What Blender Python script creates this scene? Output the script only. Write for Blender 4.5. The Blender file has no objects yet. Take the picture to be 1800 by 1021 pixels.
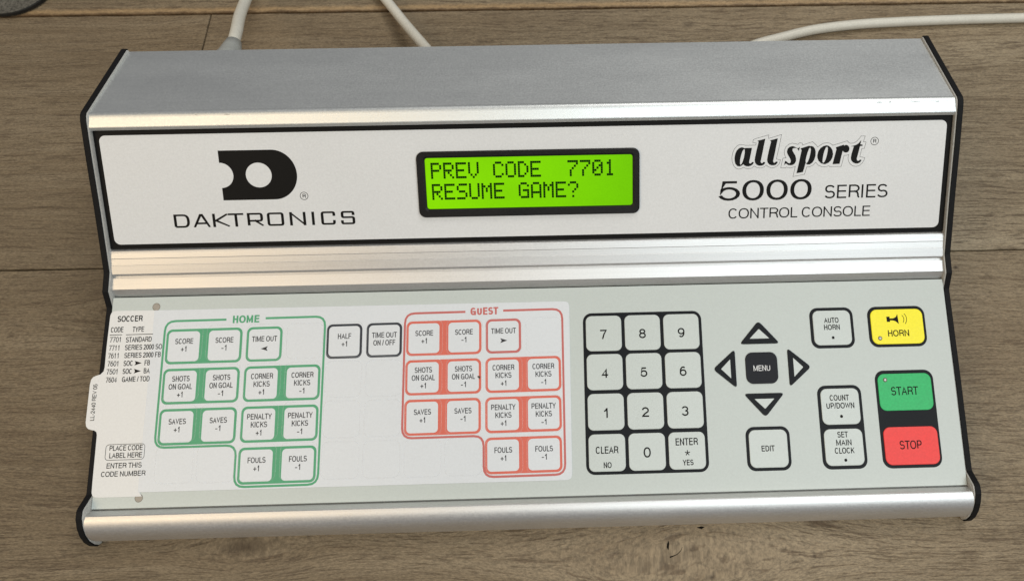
import bpy, math, random
from math import radians as rad, sin, cos, pi
from mathutils import Vector, Matrix
from mathutils.geometry import tessellate_polygon

scene = bpy.context.scene
C = scene.collection
random.seed(7)

# ------------------------------------------------------------ camera
cam_data = bpy.data.cameras.new('camera')
cam = bpy.data.objects.new('camera', cam_data)
C.objects.link(cam)
cam_data.sensor_width = 36.0
cam_data.lens = 27.1798
cam_data.shift_x = -0.07104
cam_data.shift_y = -0.10223
cam_data.clip_start = 0.01
cam_data.clip_end = 50.0
cam.matrix_world = (Matrix.Translation((0.02149, -0.04032, 0.44439))
                    @ Matrix.Rotation(-0.04244, 4, 'Z')
                    @ Matrix.Rotation(0.47653, 4, 'X')
                    @ Matrix.Rotation(0.01757, 4, 'Z'))
cam_data.dof.use_dof = True
cam_data.dof.focus_distance = 0.415
cam_data.dof.aperture_fstop = 13.0
scene.camera = cam

# ------------------------------------------------------------ room light
scene.view_settings.view_transform = 'Standard'
scene.view_settings.look = 'None'
scene.view_settings.exposure = 0.0
scene.view_settings.gamma = 1.0
world = bpy.data.worlds.new('World')
scene.world = world
world.use_nodes = True
world.node_tree.nodes['Background'].inputs[0].default_value = (0.50, 0.50, 0.52, 1)
world.node_tree.nodes['Background'].inputs[1].default_value = 0.35

def ceiling_lamp(name, loc, aim, sx, sy, power, col):
    d = bpy.data.lights.new(name, 'AREA')
    d.shape = 'RECTANGLE'; d.size = sx; d.size_y = sy
    d.energy = power; d.color = col
    o = bpy.data.objects.new(name, d); C.objects.link(o)
    o.location = loc
    o.rotation_euler = (Vector(aim) - Vector(loc)).to_track_quat('-Z', 'Y').to_euler()
    return o
ceiling_lamp('ceiling_lamp', (0.85, -0.95, 1.95), (0, 0.12, 0), 1.4, 1.4, 25, (0.90, 0.98, 1.0))
ceiling_lamp('ceiling_lamp', (-1.30, -0.85, 1.70), (0, 0.12, 0), 0.9, 1.5, 16, (1.0, 0.78, 0.51))
ceiling_lamp('ceiling_lamp', (0.8, 1.1, 2.1), (0, 0.12, 0), 1.5, 0.7, 21, (1.0, 0.98, 0.93))

# ------------------------------------------------------------ materials
class NT:
    def __init__(s, name):
        s.mat = bpy.data.materials.new(name); s.mat.use_nodes = True
        s.t = s.mat.node_tree; s.b = s.t.nodes['Principled BSDF']
    def n(s, typ, **kw):
        x = s.t.nodes.new(typ)
        for k, v in kw.items():
            if k in x.inputs: s.set(x.inputs[k], v)
            else: setattr(x, k, v)
        return x
    def set(s, inp, v):
        if isinstance(v, bpy.types.NodeSocket): s.t.links.new(v, inp)
        elif hasattr(v, 'outputs'): s.t.links.new(v.outputs[0], inp)
        else: inp.default_value = v
    def m(s, op, a, b=0.0, c=0.0, clamp=False):
        x = s.t.nodes.new('ShaderNodeMath'); x.operation = op; x.use_clamp = clamp
        s.set(x.inputs[0], a); s.set(x.inputs[1], b); s.set(x.inputs[2], c)
        return x.outputs[0]
    def noise(s, vec, scale, detail=2.0, rough=0.5, dist=0.0):
        x = s.t.nodes.new('ShaderNodeTexNoise')
        s.set(x.inputs['Vector'], vec); x.inputs['Scale'].default_value = scale
        x.inputs['Detail'].default_value = detail; x.inputs['Roughness'].default_value = rough
        x.inputs['Distortion'].default_value = dist
        return x.outputs[0]
    def ramp(s, fac, stops):
        x = s.t.nodes.new('ShaderNodeValToRGB'); s.set(x.inputs[0], fac)
        e = x.color_ramp.elements
        while len(e) < len(stops): e.new(0.5)
        for el, (p, c) in zip(e, stops):
            el.position = p; el.color = (c, c, c, 1) if isinstance(c, (int, float)) else (*c, 1)
        return x.outputs[0]
    def mix(s, fac, a, b, mode='MIX'):
        x = s.t.nodes.new('ShaderNodeMix'); x.data_type = 'RGBA'; x.blend_type = mode
        s.set(x.inputs[0], fac); s.set(x.inputs[6], a); s.set(x.inputs[7], b)
        return x.outputs[2]
    def comb(s, x_, y_, z_):
        x = s.t.nodes.new('ShaderNodeCombineXYZ')
        s.set(x.inputs[0], x_); s.set(x.inputs[1], y_); s.set(x.inputs[2], z_)
        return x.outputs[0]
    def pos(s):
        g = s.t.nodes.new('ShaderNodeNewGeometry')
        x = s.t.nodes.new('ShaderNodeSeparateXYZ'); s.t.links.new(g.outputs['Position'], x.inputs[0])
        return g.outputs['Position'], x.outputs[0], x.outputs[1], x.outputs[2]
    def bump(s, h, strength, dist):
        x = s.t.nodes.new('ShaderNodeBump'); s.set(x.inputs['Height'], h)
        x.inputs['Strength'].default_value = strength; x.inputs['Distance'].default_value = dist
        s.t.links.new(x.outputs[0], s.b.inputs['Normal'])

def c4(c): return (c[0], c[1], c[2], 1.0)

def plain(name, col, rough=0.5, var=0.06, spec=0.5, bump=0.0, bscale=2500.0, vscale=40.0, metal=0.0):
    """Painted / printed / moulded surface with slight mottling, dust and grain."""
    k = NT(name)
    P, x, y, z = k.pos()
    big = k.noise(P, vscale, 3.0, 0.6)
    fine = k.noise(P, 900.0, 1.0, 0.5)
    f = k.m('ADD', k.m('MULTIPLY', k.m('SUBTRACT', big, 0.5), var * 2.0), k.m('MULTIPLY', k.m('SUBTRACT', fine, 0.5), var * 3.0))
    f = k.m('ADD', f, 1.0)
    v = k.n('ShaderNodeVectorMath', operation='SCALE')
    v.inputs[0].default_value = col[:3]; k.set(v.inputs['Scale'], f)
    k.set(k.b.inputs['Base Color'], v.outputs[0])
    k.b.inputs['Metallic'].default_value = metal
    k.b.inputs['Specular IOR Level'].default_value = spec
    k.set(k.b.inputs['Roughness'], k.m('ADD', k.m('MULTIPLY', k.m('SUBTRACT', big, 0.5), 0.15), rough))
    if bump: k.bump(k.noise(P, bscale, 2.0, 0.6), bump, 0.0002)
    return k.mat

def brushed(name, col, rough, streak=0.12, grain=0.10):
    """Satin anodised aluminium extrusion: faint long draw lines and a fine matt sparkle."""
    k = NT(name)
    P, x, y, z = k.pos()
    line = k.noise(k.comb(k.m('MULTIPLY', x, 4.0), k.m('MULTIPLY', y, 900.0), k.m('MULTIPLY', z, 900.0)), 1.0, 3.0, 0.6)
    sp = k.noise(P, 1050.0, 1.0, 0.5)
    blot = k.noise(k.comb(k.m('MULTIPLY', x, 14.0), k.m('MULTIPLY', y, 40.0), k.m('MULTIPLY', z, 40.0)), 1.0, 3.0, 0.6)
    f = k.m('ADD', k.m('ADD', k.m('MULTIPLY', k.m('SUBTRACT', line, 0.5), streak), k.m('MULTIPLY', k.m('SUBTRACT', sp, 0.5), grain * 1.7)),
            k.m('MULTIPLY', k.m('SUBTRACT', blot, 0.5), 0.10))
    f = k.m('ADD', f, 1.0)
    v = k.n('ShaderNodeVectorMath', operation='SCALE')
    v.inputs[0].default_value = col; k.set(v.inputs['Scale'], f)
    k.set(k.b.inputs['Base Color'], v.outputs[0])
    k.b.inputs['Metallic'].default_value = 0.92
    k.set(k.b.inputs['Roughness'], k.m('ADD', k.m('MULTIPLY', k.m('SUBTRACT', sp, 0.5), 0.16), k.m('ADD', rough, k.m('MULTIPLY', k.m('SUBTRACT', blot, 0.5), 0.12))))
    k.bump(k.m('ADD', k.m('MULTIPLY', line, 0.5), k.m('MULTIPLY', sp, 0.5)), 0.12, 0.0002)
    return k.mat

# (x, y, half-length, half-width, darkness, how far the grain bends round it)
KNOTS = [(-0.2491, 0.1121, 0.0085, 0.0050, 0.85, 1.0), (0.0800, -0.0300, 0.034, 0.013, 0.0, 1.3), (-0.1512, -0.0178, 0.013, 0.0055, 0.75, 1.0),
         (0.2895, 0.2772, 0.0020, 0.0016, 1.0, 0.6), (0.2582, 0.1271, 0.0020, 0.0012, 1.2, 0.4), (-0.306, 0.098, 0.004, 0.002, 0.5, 0.5),
         (0.11, 0.318, 0.006, 0.003, 0.6, 0.6), (0.0905, -0.0385, 0.0022, 0.0014, 0.9, 0.2), (0.145, -0.0300, 0.0014, 0.0012, 0.9, 0.2), (-0.04, 0.306, 0.005, 0.003, 0.6, 0.6)]

def wood(name):
    k = NT(name)
    P, x, y, z = k.pos()
    oi = k.n('ShaderNodeObjectInfo')
    rnd = k.m('MULTIPLY', oi.outputs['Random'], 37.0)
    # slow wander of the grain, then bent round every knot
    w1 = k.m('MULTIPLY', k.m('SUBTRACT', k.noise(k.comb(k.m('MULTIPLY', x, 5.0), k.m('MULTIPLY', y, 12.0), rnd), 1.0, 2.0), 0.5), 0.020)
    w2 = k.m('MULTIPLY', k.m('SUBTRACT', k.noise(k.comb(k.m('MULTIPLY', x, 40.0), k.m('MULTIPLY', y, 120.0), rnd), 1.0, 2.0), 0.5), 0.0012)
    yy = k.m('ADD', y, k.m('ADD', w1, w2))
    dark = None
    rag = k.m('MULTIPLY', k.m('SUBTRACT', k.noise(P, 350.0, 3.0), 0.5), 1.1)
    for (kx, ky, rx, ry, amt, bend) in KNOTS:
        dx = k.m('DIVIDE', k.m('SUBTRACT', x, kx), rx * 2.6)
        dy = k.m('DIVIDE', k.m('SUBTRACT', y, ky), ry * 2.6)
        d2 = k.m('ADD', k.m('MULTIPLY', dx, dx), k.m('MULTIPLY', dy, dy))
        g = k.m('EXPONENT', k.m('MULTIPLY', d2, -1.0))
        yy = k.m('SUBTRACT', yy, k.m('MULTIPLY', k.m('MULTIPLY', g, dy), ry * 2.0 * bend))
        d = k.m('ADD', k.m('SQRT', k.m('MULTIPLY', d2, 6.8)), rag)
        if not amt: continue
        core = k.m('MULTIPLY', k.m('SUBTRACT', 1.0, k.m('MULTIPLY', d, 0.9), clamp=True), amt)
        dark = core if dark is None else k.m('MAXIMUM', dark, core)
    fig = k.noise(k.comb(k.m('MULTIPLY', x, 6.0), k.m('MULTIPLY', yy, 210.0), rnd), 1.0, 5.0, 0.66)
    band = k.noise(k.comb(k.m('MULTIPLY', x, 2.2), k.m('MULTIPLY', yy, 26.0), rnd), 1.0, 3.0, 0.55)
    blot = k.noise(k.comb(k.m('MULTIPLY', x, 9.0), k.m('MULTIPLY', y, 16.0), rnd), 1.0, 4.0, 0.6)
    pore = k.noise(k.comb(k.m('MULTIPLY', x, 75.0), k.m('MULTIPLY', yy, 1250.0), rnd), 1.0, 2.5, 0.60)
    pore2 = k.noise(k.comb(k.m('MULTIPLY', x, 24.0), k.m('MULTIPLY', yy, 640.0), rnd), 1.0, 3.0, 0.62)
    pm = k.ramp(pore, [(0.34, 1.0), (0.46, 0.0)])
    pm2 = k.ramp(pore2, [(0.32, 1.0), (0.41, 0.0)])
    fuzz = k.noise(k.comb(k.m('MULTIPLY', x, 500.0), k.m('MULTIPLY', yy, 2000.0), rnd), 1.0, 2.0, 0.7)
    t = k.m('ADD', k.m('MULTIPLY', fig, 0.50), k.m('ADD', k.m('MULTIPLY', band, 0.30), k.m('MULTIPLY', blot, 0.20)))
    col = k.ramp(t, [(0.34, (0.160, 0.116, 0.067)), (0.46, (0.245, 0.189, 0.117)), (0.54, (0.298, 0.236, 0.152)), (0.68, (0.385, 0.316, 0.214))])
    col = k.mix(k.m('MULTIPLY', pm, 0.78), col, (0.070, 0.045, 0.026, 1))
    col = k.mix(k.m('MULTIPLY', pm2, 0.80), col, (0.072, 0.046, 0.027, 1))
    tint = k.noise(k.comb(k.m('MULTIPLY', x, 3.0), k.m('MULTIPLY', y, 6.0), rnd), 1.0, 2.0)
    col = k.mix(k.m('MULTIPLY', k.ramp(tint, [(0.45, 0.0), (0.7, 1.0)]), 0.35), col, (0.260, 0.178, 0.098, 1), 'MIX')
    left_shade = k.m('ADD', k.m('MULTIPLY', k.noise(k.comb(k.m('MULTIPLY', x, 2.2), k.m('MULTIPLY', y, 2.5), 4.3), 1.0, 2.0), 0.55), k.m('MULTIPLY', x, 0.45))
    col = k.mix(k.m('MULTIPLY', k.ramp(left_shade, [(0.18, 1.0), (0.50, 0.0)]), 0.60), col, (0.135, 0.098, 0.060, 1))  # uneven shade painted into the board colour, darker towards the left
    ragged = k.m('MULTIPLY', k.m('SUBTRACT', k.noise(P, 120.0, 3.0), 0.5), 0.003)
    e_ = k.m('DIVIDE', k.m('SUBTRACT', k.m('ADD', y, k.m('ADD', ragged, k.m('MULTIPLY', x, 0.00164))), 0.3380), 0.0021)
    worn = k.m('EXPONENT', k.m('MULTIPLY', k.m('MULTIPLY', e_, e_), -1.0))
    col = k.mix(k.m('MULTIPLY', worn, 0.55), col, (0.46, 0.30, 0.145, 1))
    e2 = k.m('DIVIDE', k.m('SUBTRACT', k.m('ADD', y, k.m('ADD', ragged, k.m('MULTIPLY', x, 0.00164))), 0.3354), 0.0011)
    col = k.mix(k.m('MULTIPLY', k.m('EXPONENT', k.m('MULTIPLY', k.m('MULTIPLY', e2, e2), -1.0)), 0.75), col, (0.085, 0.042, 0.014, 1))
    fz = k.m('ADD', k.m('MULTIPLY', k.m('SUBTRACT', fuzz, 0.5), 1.7), 1.0)
    v = k.n('ShaderNodeVectorMath', operation='SCALE'); k.set(v.inputs[0], col); k.set(v.inputs['Scale'], fz)
    col = k.mix(dark, v.outputs[0], (0.050, 0.032, 0.018, 1))
    k.set(k.b.inputs['Base Color'], col)
    k.set(k.b.inputs['Roughness'], k.m('ADD', k.m('MULTIPLY', fig, 0.25), 0.45))
    k.b.inputs['Specular IOR Level'].default_value = 0.35
    h = k.m('SUBTRACT', k.m('MULTIPLY', fig, 0.4), k.m('ADD', k.m('MULTIPLY', pm, 0.7), k.m('ADD', k.m('MULTIPLY', pm2, 0.9), k.m('MULTIPLY', dark, 1.0))))
    k.bump(h, 0.55, 0.0004)
    return k.mat

def lcd_green(name):
    k = NT(name)
    P, x, y, z = k.pos()
    big = k.noise(P, 26.0, 2.0)
    fine = k.noise(P, 1100.0, 1.0)
    # uneven back light: strongest a little left of the middle, falling off to the ends
    dx = k.m('DIVIDE', k.m('ADD', x, 0.018), 0.085); dy = k.m('DIVIDE', k.m('SUBTRACT', y, 0.150), 0.024)
    glow = k.m('EXPONENT', k.m('MULTIPLY', k.m('ADD', k.m('MULTIPLY', dx, dx), k.m('MULTIPLY', dy, dy)), -0.45))
    f = k.m('ADD', k.m('ADD', k.m('MULTIPLY', k.m('SUBTRACT', big, 0.5), 0.30), k.m('MULTIPLY', k.m('SUBTRACT', fine, 0.5), 0.16)), k.m('ADD', 0.68, k.m('MULTIPLY', glow, 0.42)))
    col = k.mix(k.m('MULTIPLY', k.m('ADD', x, 0.055), 9.0, clamp=True), (0.245, 0.72, 0.0, 1), (0.180, 0.62, 0.0, 1))
    k.b.inputs['Base Color'].default_value = (0.02, 0.06, 0.0, 1)
    k.b.inputs['Roughness'].default_value = 0.5; k.b.inputs['Specular IOR Level'].default_value = 0.06
    k.set(k.b.inputs['Emission Color'], col)
    k.set(k.b.inputs['Emission Strength'], k.m('MULTIPLY', f, 0.88))
    return k.mat

M = {}
M['alu'] = brushed('satin_aluminium', (0.71, 0.705, 0.695), 0.46)
M['alu_top'] = brushed('brushed_aluminium_cover', (0.76, 0.785, 0.78), 0.45, 0.09, 0.05)
M['black_edge'] = plain('black_textured_plastic', (0.009, 0.009, 0.0095), 0.62, 0.25, 0.14, 0.6, 1600.0)
M['liner'] = plain('grey_end_cap_liner', (0.50, 0.49, 0.46), 0.7, 0.12, 0.2, 0.3, 1800.0)
M['black_print'] = plain('black_print', (0.009, 0.0085, 0.008), 0.5, 0.10, 0.10)
M['black_frame'] = plain('black_key_frame_print', (0.009, 0.010, 0.012), 0.42, 0.12, 0.12)
M['white_label'] = plain('white_label_film', (0.725, 0.73, 0.73), 0.40, 0.05, 0.45, 0.25, 1500.0, 12.0)
M['keypad'] = plain('pale_grey_green_overlay', (0.532, 0.574, 0.548), 0.36, 0.035, 0.45, 0.25, 1400.0, 14.0)
M['key'] = plain('pale_grey_key', (0.556, 0.599, 0.573), 0.32, 0.035, 0.5, 0.2, 1400.0, 25.0)
M['key_dark'] = plain('charcoal_key', (0.012, 0.012, 0.016), 0.40, 0.10, 0.14)
M['yellow'] = plain('yellow_key', (0.95, 0.84, 0.020), 0.30, 0.05, 0.3)
M['green'] = plain('green_key', (0.035, 0.47, 0.145), 0.32, 0.10, 0.22, 0.15, 500.0, 90.0)
M['red'] = plain('red_key', (0.86, 0.062, 0.055), 0.32, 0.07, 0.20, 0.15, 500.0, 90.0)
M['window'] = plain('white_print_under_film', (0.685, 0.710, 0.738), 0.34, 0.03, 0.45, 0.2, 1500.0, 16.0)
M['paper'] = plain('white_plastic_sheet', (0.765, 0.76, 0.745), 0.45, 0.03, 0.4, 0.2, 1500.0, 16.0)
M['keywhite'] = plain('white_key_print', (0.69, 0.715, 0.742), 0.34, 0.03, 0.45, 0.2, 1500.0, 20.0)
M['pgreen'] = plain('green_print', (0.100, 0.365, 0.195), 0.40, 0.05, 0.2)
M['pred'] = plain('coral_red_print', (0.68, 0.160, 0.115), 0.40, 0.05, 0.2)
M['pred_line'] = plain('dusky_red_print', (0.55, 0.155, 0.140), 0.40, 0.05, 0.2)
M['pdark'] = plain('slate_print', (0.040, 0.045, 0.056), 0.42, 0.08, 0.2)
M['text_film'] = plain('dark_print_under_film', (0.042, 0.042, 0.046), 0.42, 0.06, 0.2)
M['white_ink'] = plain('white_ink', (0.75, 0.75, 0.75), 0.5, 0.02)
M['bezel'] = plain('black_bezel_plastic', (0.010, 0.009, 0.009), 0.42, 0.25, 0.22, 0.5, 1500.0)
M['screen'] = lcd_green('backlit_green_screen')
M['segment'] = plain('dark_green_segment', (0.001, 0.018, 0.002), 0.5, 0.1, 0.03)
M['ridge'] = plain('embossed_film_edge', (0.70, 0.72, 0.74), 0.16, 0.03, 0.9)
M['hole'] = plain('tan_grey_dot', (0.36, 0.32, 0.27), 0.55, 0.1)
M['ring'] = plain('grey_ring', (0.15, 0.13, 0.10), 0.5, 0.1)
M['cable'] = plain('ivory_cable_jacket', (0.66, 0.635, 0.555), 0.42, 0.10, 0.4, 0.4, 600.0, 90.0)
M['grommet'] = plain('grey_strain_relief', (0.35, 0.36, 0.34), 0.5, 0.08)
M['puck'] = plain('dark_grey_fabric', (0.105, 0.098, 0.082), 0.75, 0.6, 0.25, 1.0, 700.0, 300.0)
M['puck_rim'] = plain('black_rubber_rim', (0.018, 0.017, 0.015), 0.6, 0.25, 0.3, 0.5, 800.0)
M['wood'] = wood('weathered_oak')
M['gap'] = plain('dark_joint', (0.030, 0.018, 0.010), 0.9, 0.2, 0.1)
M['crack'] = plain('black_crack', (0.006, 0.005, 0.004), 0.9, 0.2, 0.1)
M['led'] = plain('clear_indicator_lens', (0.42, 0.40, 0.34), 0.12, 0.1, 0.9)
M['dirt'] = plain('dark_speck', (0.06, 0.04, 0.025), 0.8, 0.3)

# ------------------------------------------------------------ mesh helpers (all lengths in mm)
MM = 0.001
class MB:
    def __init__(s): s.v = []; s.f = []; s.mi = []
    def add(s, vs, fs, mi=0):
        o = len(s.v); s.v += [tuple(p) for p in vs]
        s.f += [tuple(i + o for i in f) for f in fs]; s.mi += [mi] * len(fs)
    def mesh(s, name, mats, smooth=False):
        me = bpy.data.meshes.new(name)
        me.from_pydata([(a * MM, b * MM, c * MM) for a, b, c in s.v], [], s.f)
        for m in (mats if isinstance(mats, (list, tuple)) else [mats]): me.materials.append(m)
        for p, i in zip(me.polygons, s.mi): p.material_index = i; p.use_smooth = smooth
        me.update()
        return me

WM = {}
def put(name, me, parent=None, world=None, label=None, **props):
    o = bpy.data.objects.new(name, me); C.objects.link(o)
    world = world if world is not None else (WM[parent.name] if parent else Matrix())
    WM[o.name] = world.copy()
    if parent:
        o.parent = parent; o.matrix_parent_inverse = Matrix()
        o.matrix_basis = WM[parent.name].inverted() @ world
    else: o.matrix_basis = world
    if label: o['label'] = label
    for k_, v_ in props.items(): o[k_] = v_
    return o

def rrect(x0, x1, y0, y1, r, n=6):
    r = min(r, (x1 - x0) / 2 - 1e-3, (y1 - y0) / 2 - 1e-3)
    pts = []
    for cx, cy, a in ((x1 - r, y1 - r, 0), (x0 + r, y1 - r, 90), (x0 + r, y0 + r, 180), (x1 - r, y0 + r, 270)):
        for i in range(n + 1):
            t = rad(a + 90 * i / n); pts.append((cx + r * cos(t), cy + r * sin(t)))
    return pts

def area2(p): return sum(p[i - 1][0] * p[i][1] - p[i][0] * p[i - 1][1] for i in range(len(p)))
def inset(pts, d):
    """Offset a closed ccw outline inwards."""
    n = len(pts); out = []
    for i in range(n):
        a, b, c = Vector(pts[i - 1]), Vector(pts[i]), Vector(pts[(i + 1) % n])
        e1 = (b - a); e2 = (c - b)
        if e1.length < 1e-9: e1 = e2
        if e2.length < 1e-9: e2 = e1
        e1 = e1.normalized(); e2 = e2.normalized()
        n1 = Vector((-e1.y, e1.x)); n2 = Vector((-e2.y, e2.x))
        m = n1 + n2
        if m.length < 1e-6: m = n1
        m.normalize(); k = d / max(m.dot(n1), 0.35)
        out.append((b.x + m.x * k, b.y + m.y * k))
    return out

def slab(mb, outline, z0, z1, bev=0.0, mi=0, top_mi=None, bottom=False):
    """Flat-topped solid on a closed outline with a softened top edge."""
    p = list(outline)
    if area2(p) < 0: p.reverse()
    n = len(p)
    rings = [(p, z0), (p, z1 - bev)]
    if bev > 0:
        rings += [(inset(p, bev * 0.3), z1 - bev * 0.3), (inset(p, bev), z1)]
    o = len(mb.v)
    for pts, z in rings: mb.v += [(x, y, z) for x, y in pts]
    for k in range(len(rings) - 1):
        for i in range(n):
            j = (i + 1) % n
            mb.f.append((o + k * n + i, o + k * n + j, o + (k + 1) * n + j, o + (k + 1) * n + i)); mb.mi.append(mi)
    last = o + (len(rings) - 1) * n
    tm = mi if top_mi is None else top_mi
    for t in tessellate_polygon([[Vector((x, y, 0)) for x, y in rings[-1][0]]]):
        a, b, c = t
        pa, pb, pc = (rings[-1][0][q] for q in (a, b, c))
        if (pb[0]-pa[0])*(pc[1]-pa[1]) - (pb[1]-pa[1])*(pc[0]-pa[0]) < 0: b, c = c, b
        mb.f.append((last + a, last + b, last + c)); mb.mi.append(tm)

def sheet(mb, outer, holes=(), z=0.0, thick=0.0, mi=0):
    """Printed area: outline with holes, laid flat."""
    loops = [list(outer)] + [list(h) for h in holes]
    flat = [Vector((x, y, 0)) for l in loops for x, y in l]
    tris = tessellate_polygon([[Vector((x, y, 0)) for x, y in l] for l in loops])
    o = len(mb.v); mb.v += [(p.x, p.y, z) for p in flat]
    for a, b, c in tris:
        pa, pb, pc = flat[a], flat[b], flat[c]
        if (pb.x-pa.x)*(pc.y-pa.y) - (pb.y-pa.y)*(pc.x-pa.x) < 0: b, c = c, b
        mb.f.append((o + a, o + b, o + c)); mb.mi.append(mi)
    if thick:
        k = 0
        for l in loops:
            n = len(l); q = len(mb.v)
            mb.v += [(x, y, z - thick) for x, y in l]
            for i in range(n):
                j = (i + 1) % n
                mb.f.append((o + k + i, q + i, q + j, o + k + j)); mb.mi.append(mi)
            k += n

def ribbon(mb, pts, w, z=0.0, closed=False, wy=None, clamp=None, cap=0.0, mi=0):
    """Line of width w (wy across for horizontals) through pts, mitred."""
    wy = wy or w; ar = w / wy
    p = [Vector((x / ar, y)) for x, y in pts]
    q = [p[0]]
    for a in p[1:]:
        if (a - q[-1]).length > 1e-4: q.append(a)
    if closed and (q[0] - q[-1]).length < 1e-4: q.pop()
    p = q; n = len(p); h = wy / 2
    if n < 2: return
    if cap and not closed:
        p[0] = p[0] + (p[0] - p[1]).normalized() * cap * h; p[-1] = p[-1] + (p[-1] - p[-2]).normalized() * cap * h
    L_, R_ = [], []
    for i in range(n):
        if closed: d1 = (p[i] - p[i - 1]).normalized(); d2 = (p[(i + 1) % n] - p[i]).normalized()
        else:
            d1 = (p[i] - p[i - 1]).normalized() if i else (p[1] - p[0]).normalized()
            d2 = (p[i + 1] - p[i]).normalized() if i < n - 1 else d1
        m = Vector((-d1.y - d2.y, d1.x + d2.x))
        if m.length < 1e-6: m = Vector((-d1.y, d1.x))
        m.normalize(); k = h / max(m.dot(Vector((-d1.y, d1.x))), 0.28)
        L_.append(p[i] + m * k); R_.append(p[i] - m * k)
    o = len(mb.v)
    for a in L_ + R_:
        x, y = a.x * ar, a.y
        if clamp: x = min(max(x, clamp[0]), clamp[1]); y = min(max(y, clamp[2]), clamp[3])
        mb.v.append((x, y, z))
    for i in range(n if closed else n - 1):
        j = (i + 1) % n
        mb.f.append((o + i, o + n + i, o + n + j, o + j)); mb.mi.append(mi)

# ------------------------------------------------------------ lettering (own stroke alphabet)
def arc(cx, cy, rx, ry, a0, a1, n=9, e=1.0):
    r = []
    for i in range(n + 1):
        t = rad(a0 + (a1 - a0) * i / n); c_, s_ = cos(t), sin(t)
        r.append((cx + rx * math.copysign(abs(c_) ** e, c_), cy + ry * math.copysign(abs(s_) ** e, s_)))
    return r
EQ = 0.88
G = {}
def g(ch, adv, lsb, w, *strokes): G[ch] = (adv, lsb, w, strokes)
g('A', .93, .02, .89, [(0, 0), (.5, 1), (1, 0)], [(.17, .32), (.83, .32)])
g('B', .93, .11, .74, [(0, 0), (0, 1), (.55, 1)] + arc(.55, .765, .38, .235, 90, -90, 7) + [(0, .53)], [(.5, .53)] + arc(.58, .265, .42, .265, 90, -90, 8) + [(0, 0)])
g('C', 1.0, .06, .86, arc(.5, .5, .5, .5, 38, 322, 20, EQ))
g('D', 1.0, .11, .82, [(0, 0), (0, 1), (.42, 1)] + arc(.42, .5, .58, .5, 90, -90, 12, EQ) + [(0, 0)])
g('E', .93, .12, .71, [(1, 1), (0, 1), (0, 0), (1, 0)], [(0, .53), (.94, .53)])
g('F', .85, .12, .66, [(1, 1), (0, 1), (0, 0)], [(0, .5), (.88, .5)])
g('G', 1.08, .06, .90, arc(.5, .5, .5, .5, 40, 318, 20, EQ), [(.55, .46), (1, .46), (1, 0)])
g('H', 1.0, .11, .78, [(0, 0), (0, 1)], [(1, 0), (1, 1)], [(0, .52), (1, .52)])
g('I', .39, .13, 0, [(0.5, 0), (0.5, 1)])
g('J', .69, .03, .55, [(1, 1), (1, .25)] + arc(.5, .25, .5, .25, 0, -180, 8))
g('K', .93, .11, .80, [(0, 0), (0, 1)], [(1, 1), (0, .33)], [(.36, .60), (1, 0)])
g('L', .77, .11, .62, [(0, 1), (0, 0), (1, 0)])
g('M', 1.16, .1, .95, [(0, 0), (0, 1)], [(1, 0), (1, 1)], [(0, 1), (.5, 0), (1, 1)])
g('N', 1.0, .1, .79, [(0, 0), (0, 1)], [(1, 0), (1, 1)], [(0, 1), (1, 0)])
g('O', 1.08, .05, .97, ['c'] + arc(.5, .5, .5, .5, 0, 345, 23, EQ))
g('P', .93, .12, .76, [(0, 0), (0, 1), (.55, 1)] + arc(.58, .73, .42, .27, 90, -90, 8) + [(0, .46)])
g('R', 1.0, .12, .84, [(0, 0), (0, 1), (.55, 1)] + arc(.55, .745, .42, .255, 90, -90, 8) + [(0, .49)], [(.55, .49), (.80, .43), (.90, .28), (.93, .08), (1, 0)])
g('S', .93, .06, .80, arc(.5, .74, .45, .26, 22, 262, 12, EQ) + arc(.5, .26, .5, .26, 82, -162, 12, EQ))
g('T', .85, .03, .79, [(0, 1), (1, 1)], [(.5, 1), (.5, 0)])
g('U', 1.0, .11, .78, [(0, 1), (0, .34)] + arc(.5, .34, .5, .34, 180, 360, 12, EQ) + [(1, 1)])
g('V', .93, .02, .89, [(0, 1), (.5, 0), (1, 1)])
g('W', 1.31, .02, 1.27, [(0, 1), (.26, 0), (.5, 1), (.74, 0), (1, 1)])
g('Y', .93, .02, .89, [(0, 1), (.5, .42), (1, 1)], [(.5, .42), (.5, 0)])
g('0', .77, .05, .67, ['c'] + arc(.5, .5, .5, .5, 0, 345, 23, .92))
g('1', .77, .14, .30, [(0, .74), (.45, .80), (.85, 1), (1, 1), (1, 0)])
g('2', .77, .06, .65, arc(.5, .70, .5, .30, 172, -35, 11) + [(.35, .27), (0, 0)], [(0, 0), (1, 0)])
g('3', .77, .05, .66, arc(.5, .745, .46, .255, 165, -80, 10), arc(.5, .27, .5, .27, 84, -165, 11))
g('4', .77, .04, .69, [(.76, 0), (.76, 1), (0, .27), (1, .27)])
g('5', .77, .05, .67, [(.92, 1), (.20, 1), (.06, .48)] + arc(.48, .33, .52, .33, 138, -162, 13))
g('6', .77, .05, .67, ['c'] + arc(.5, .32, .5, .32, 0, 345, 20), arc(.52, .48, .50, .52, 52, 185, 10))
g('7', .77, .05, .67, [(0, 1), (1, 1), (.55, .5), (.33, 0)])
g('8', .77, .05, .67, ['c'] + arc(.5, .765, .43, .235, 0, 345, 18), ['c'] + arc(.5, .27, .5, .27, 0, 345, 18))
g('9', .77, .05, .67, ['c'] + arc(.5, .68, .5, .32, 0, 345, 20), arc(.48, .52, .50, .52, -128, 5, 10))
g('+', .78, .08, .60, [(0, .37), (1, .37)], [(.5, .09), (.5, .65)])
g('-', .46, .05, .34, [(0, .36), (1, .36)])
g('/', .45, .02, .41, [(0, 0), (1, 1)])
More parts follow.
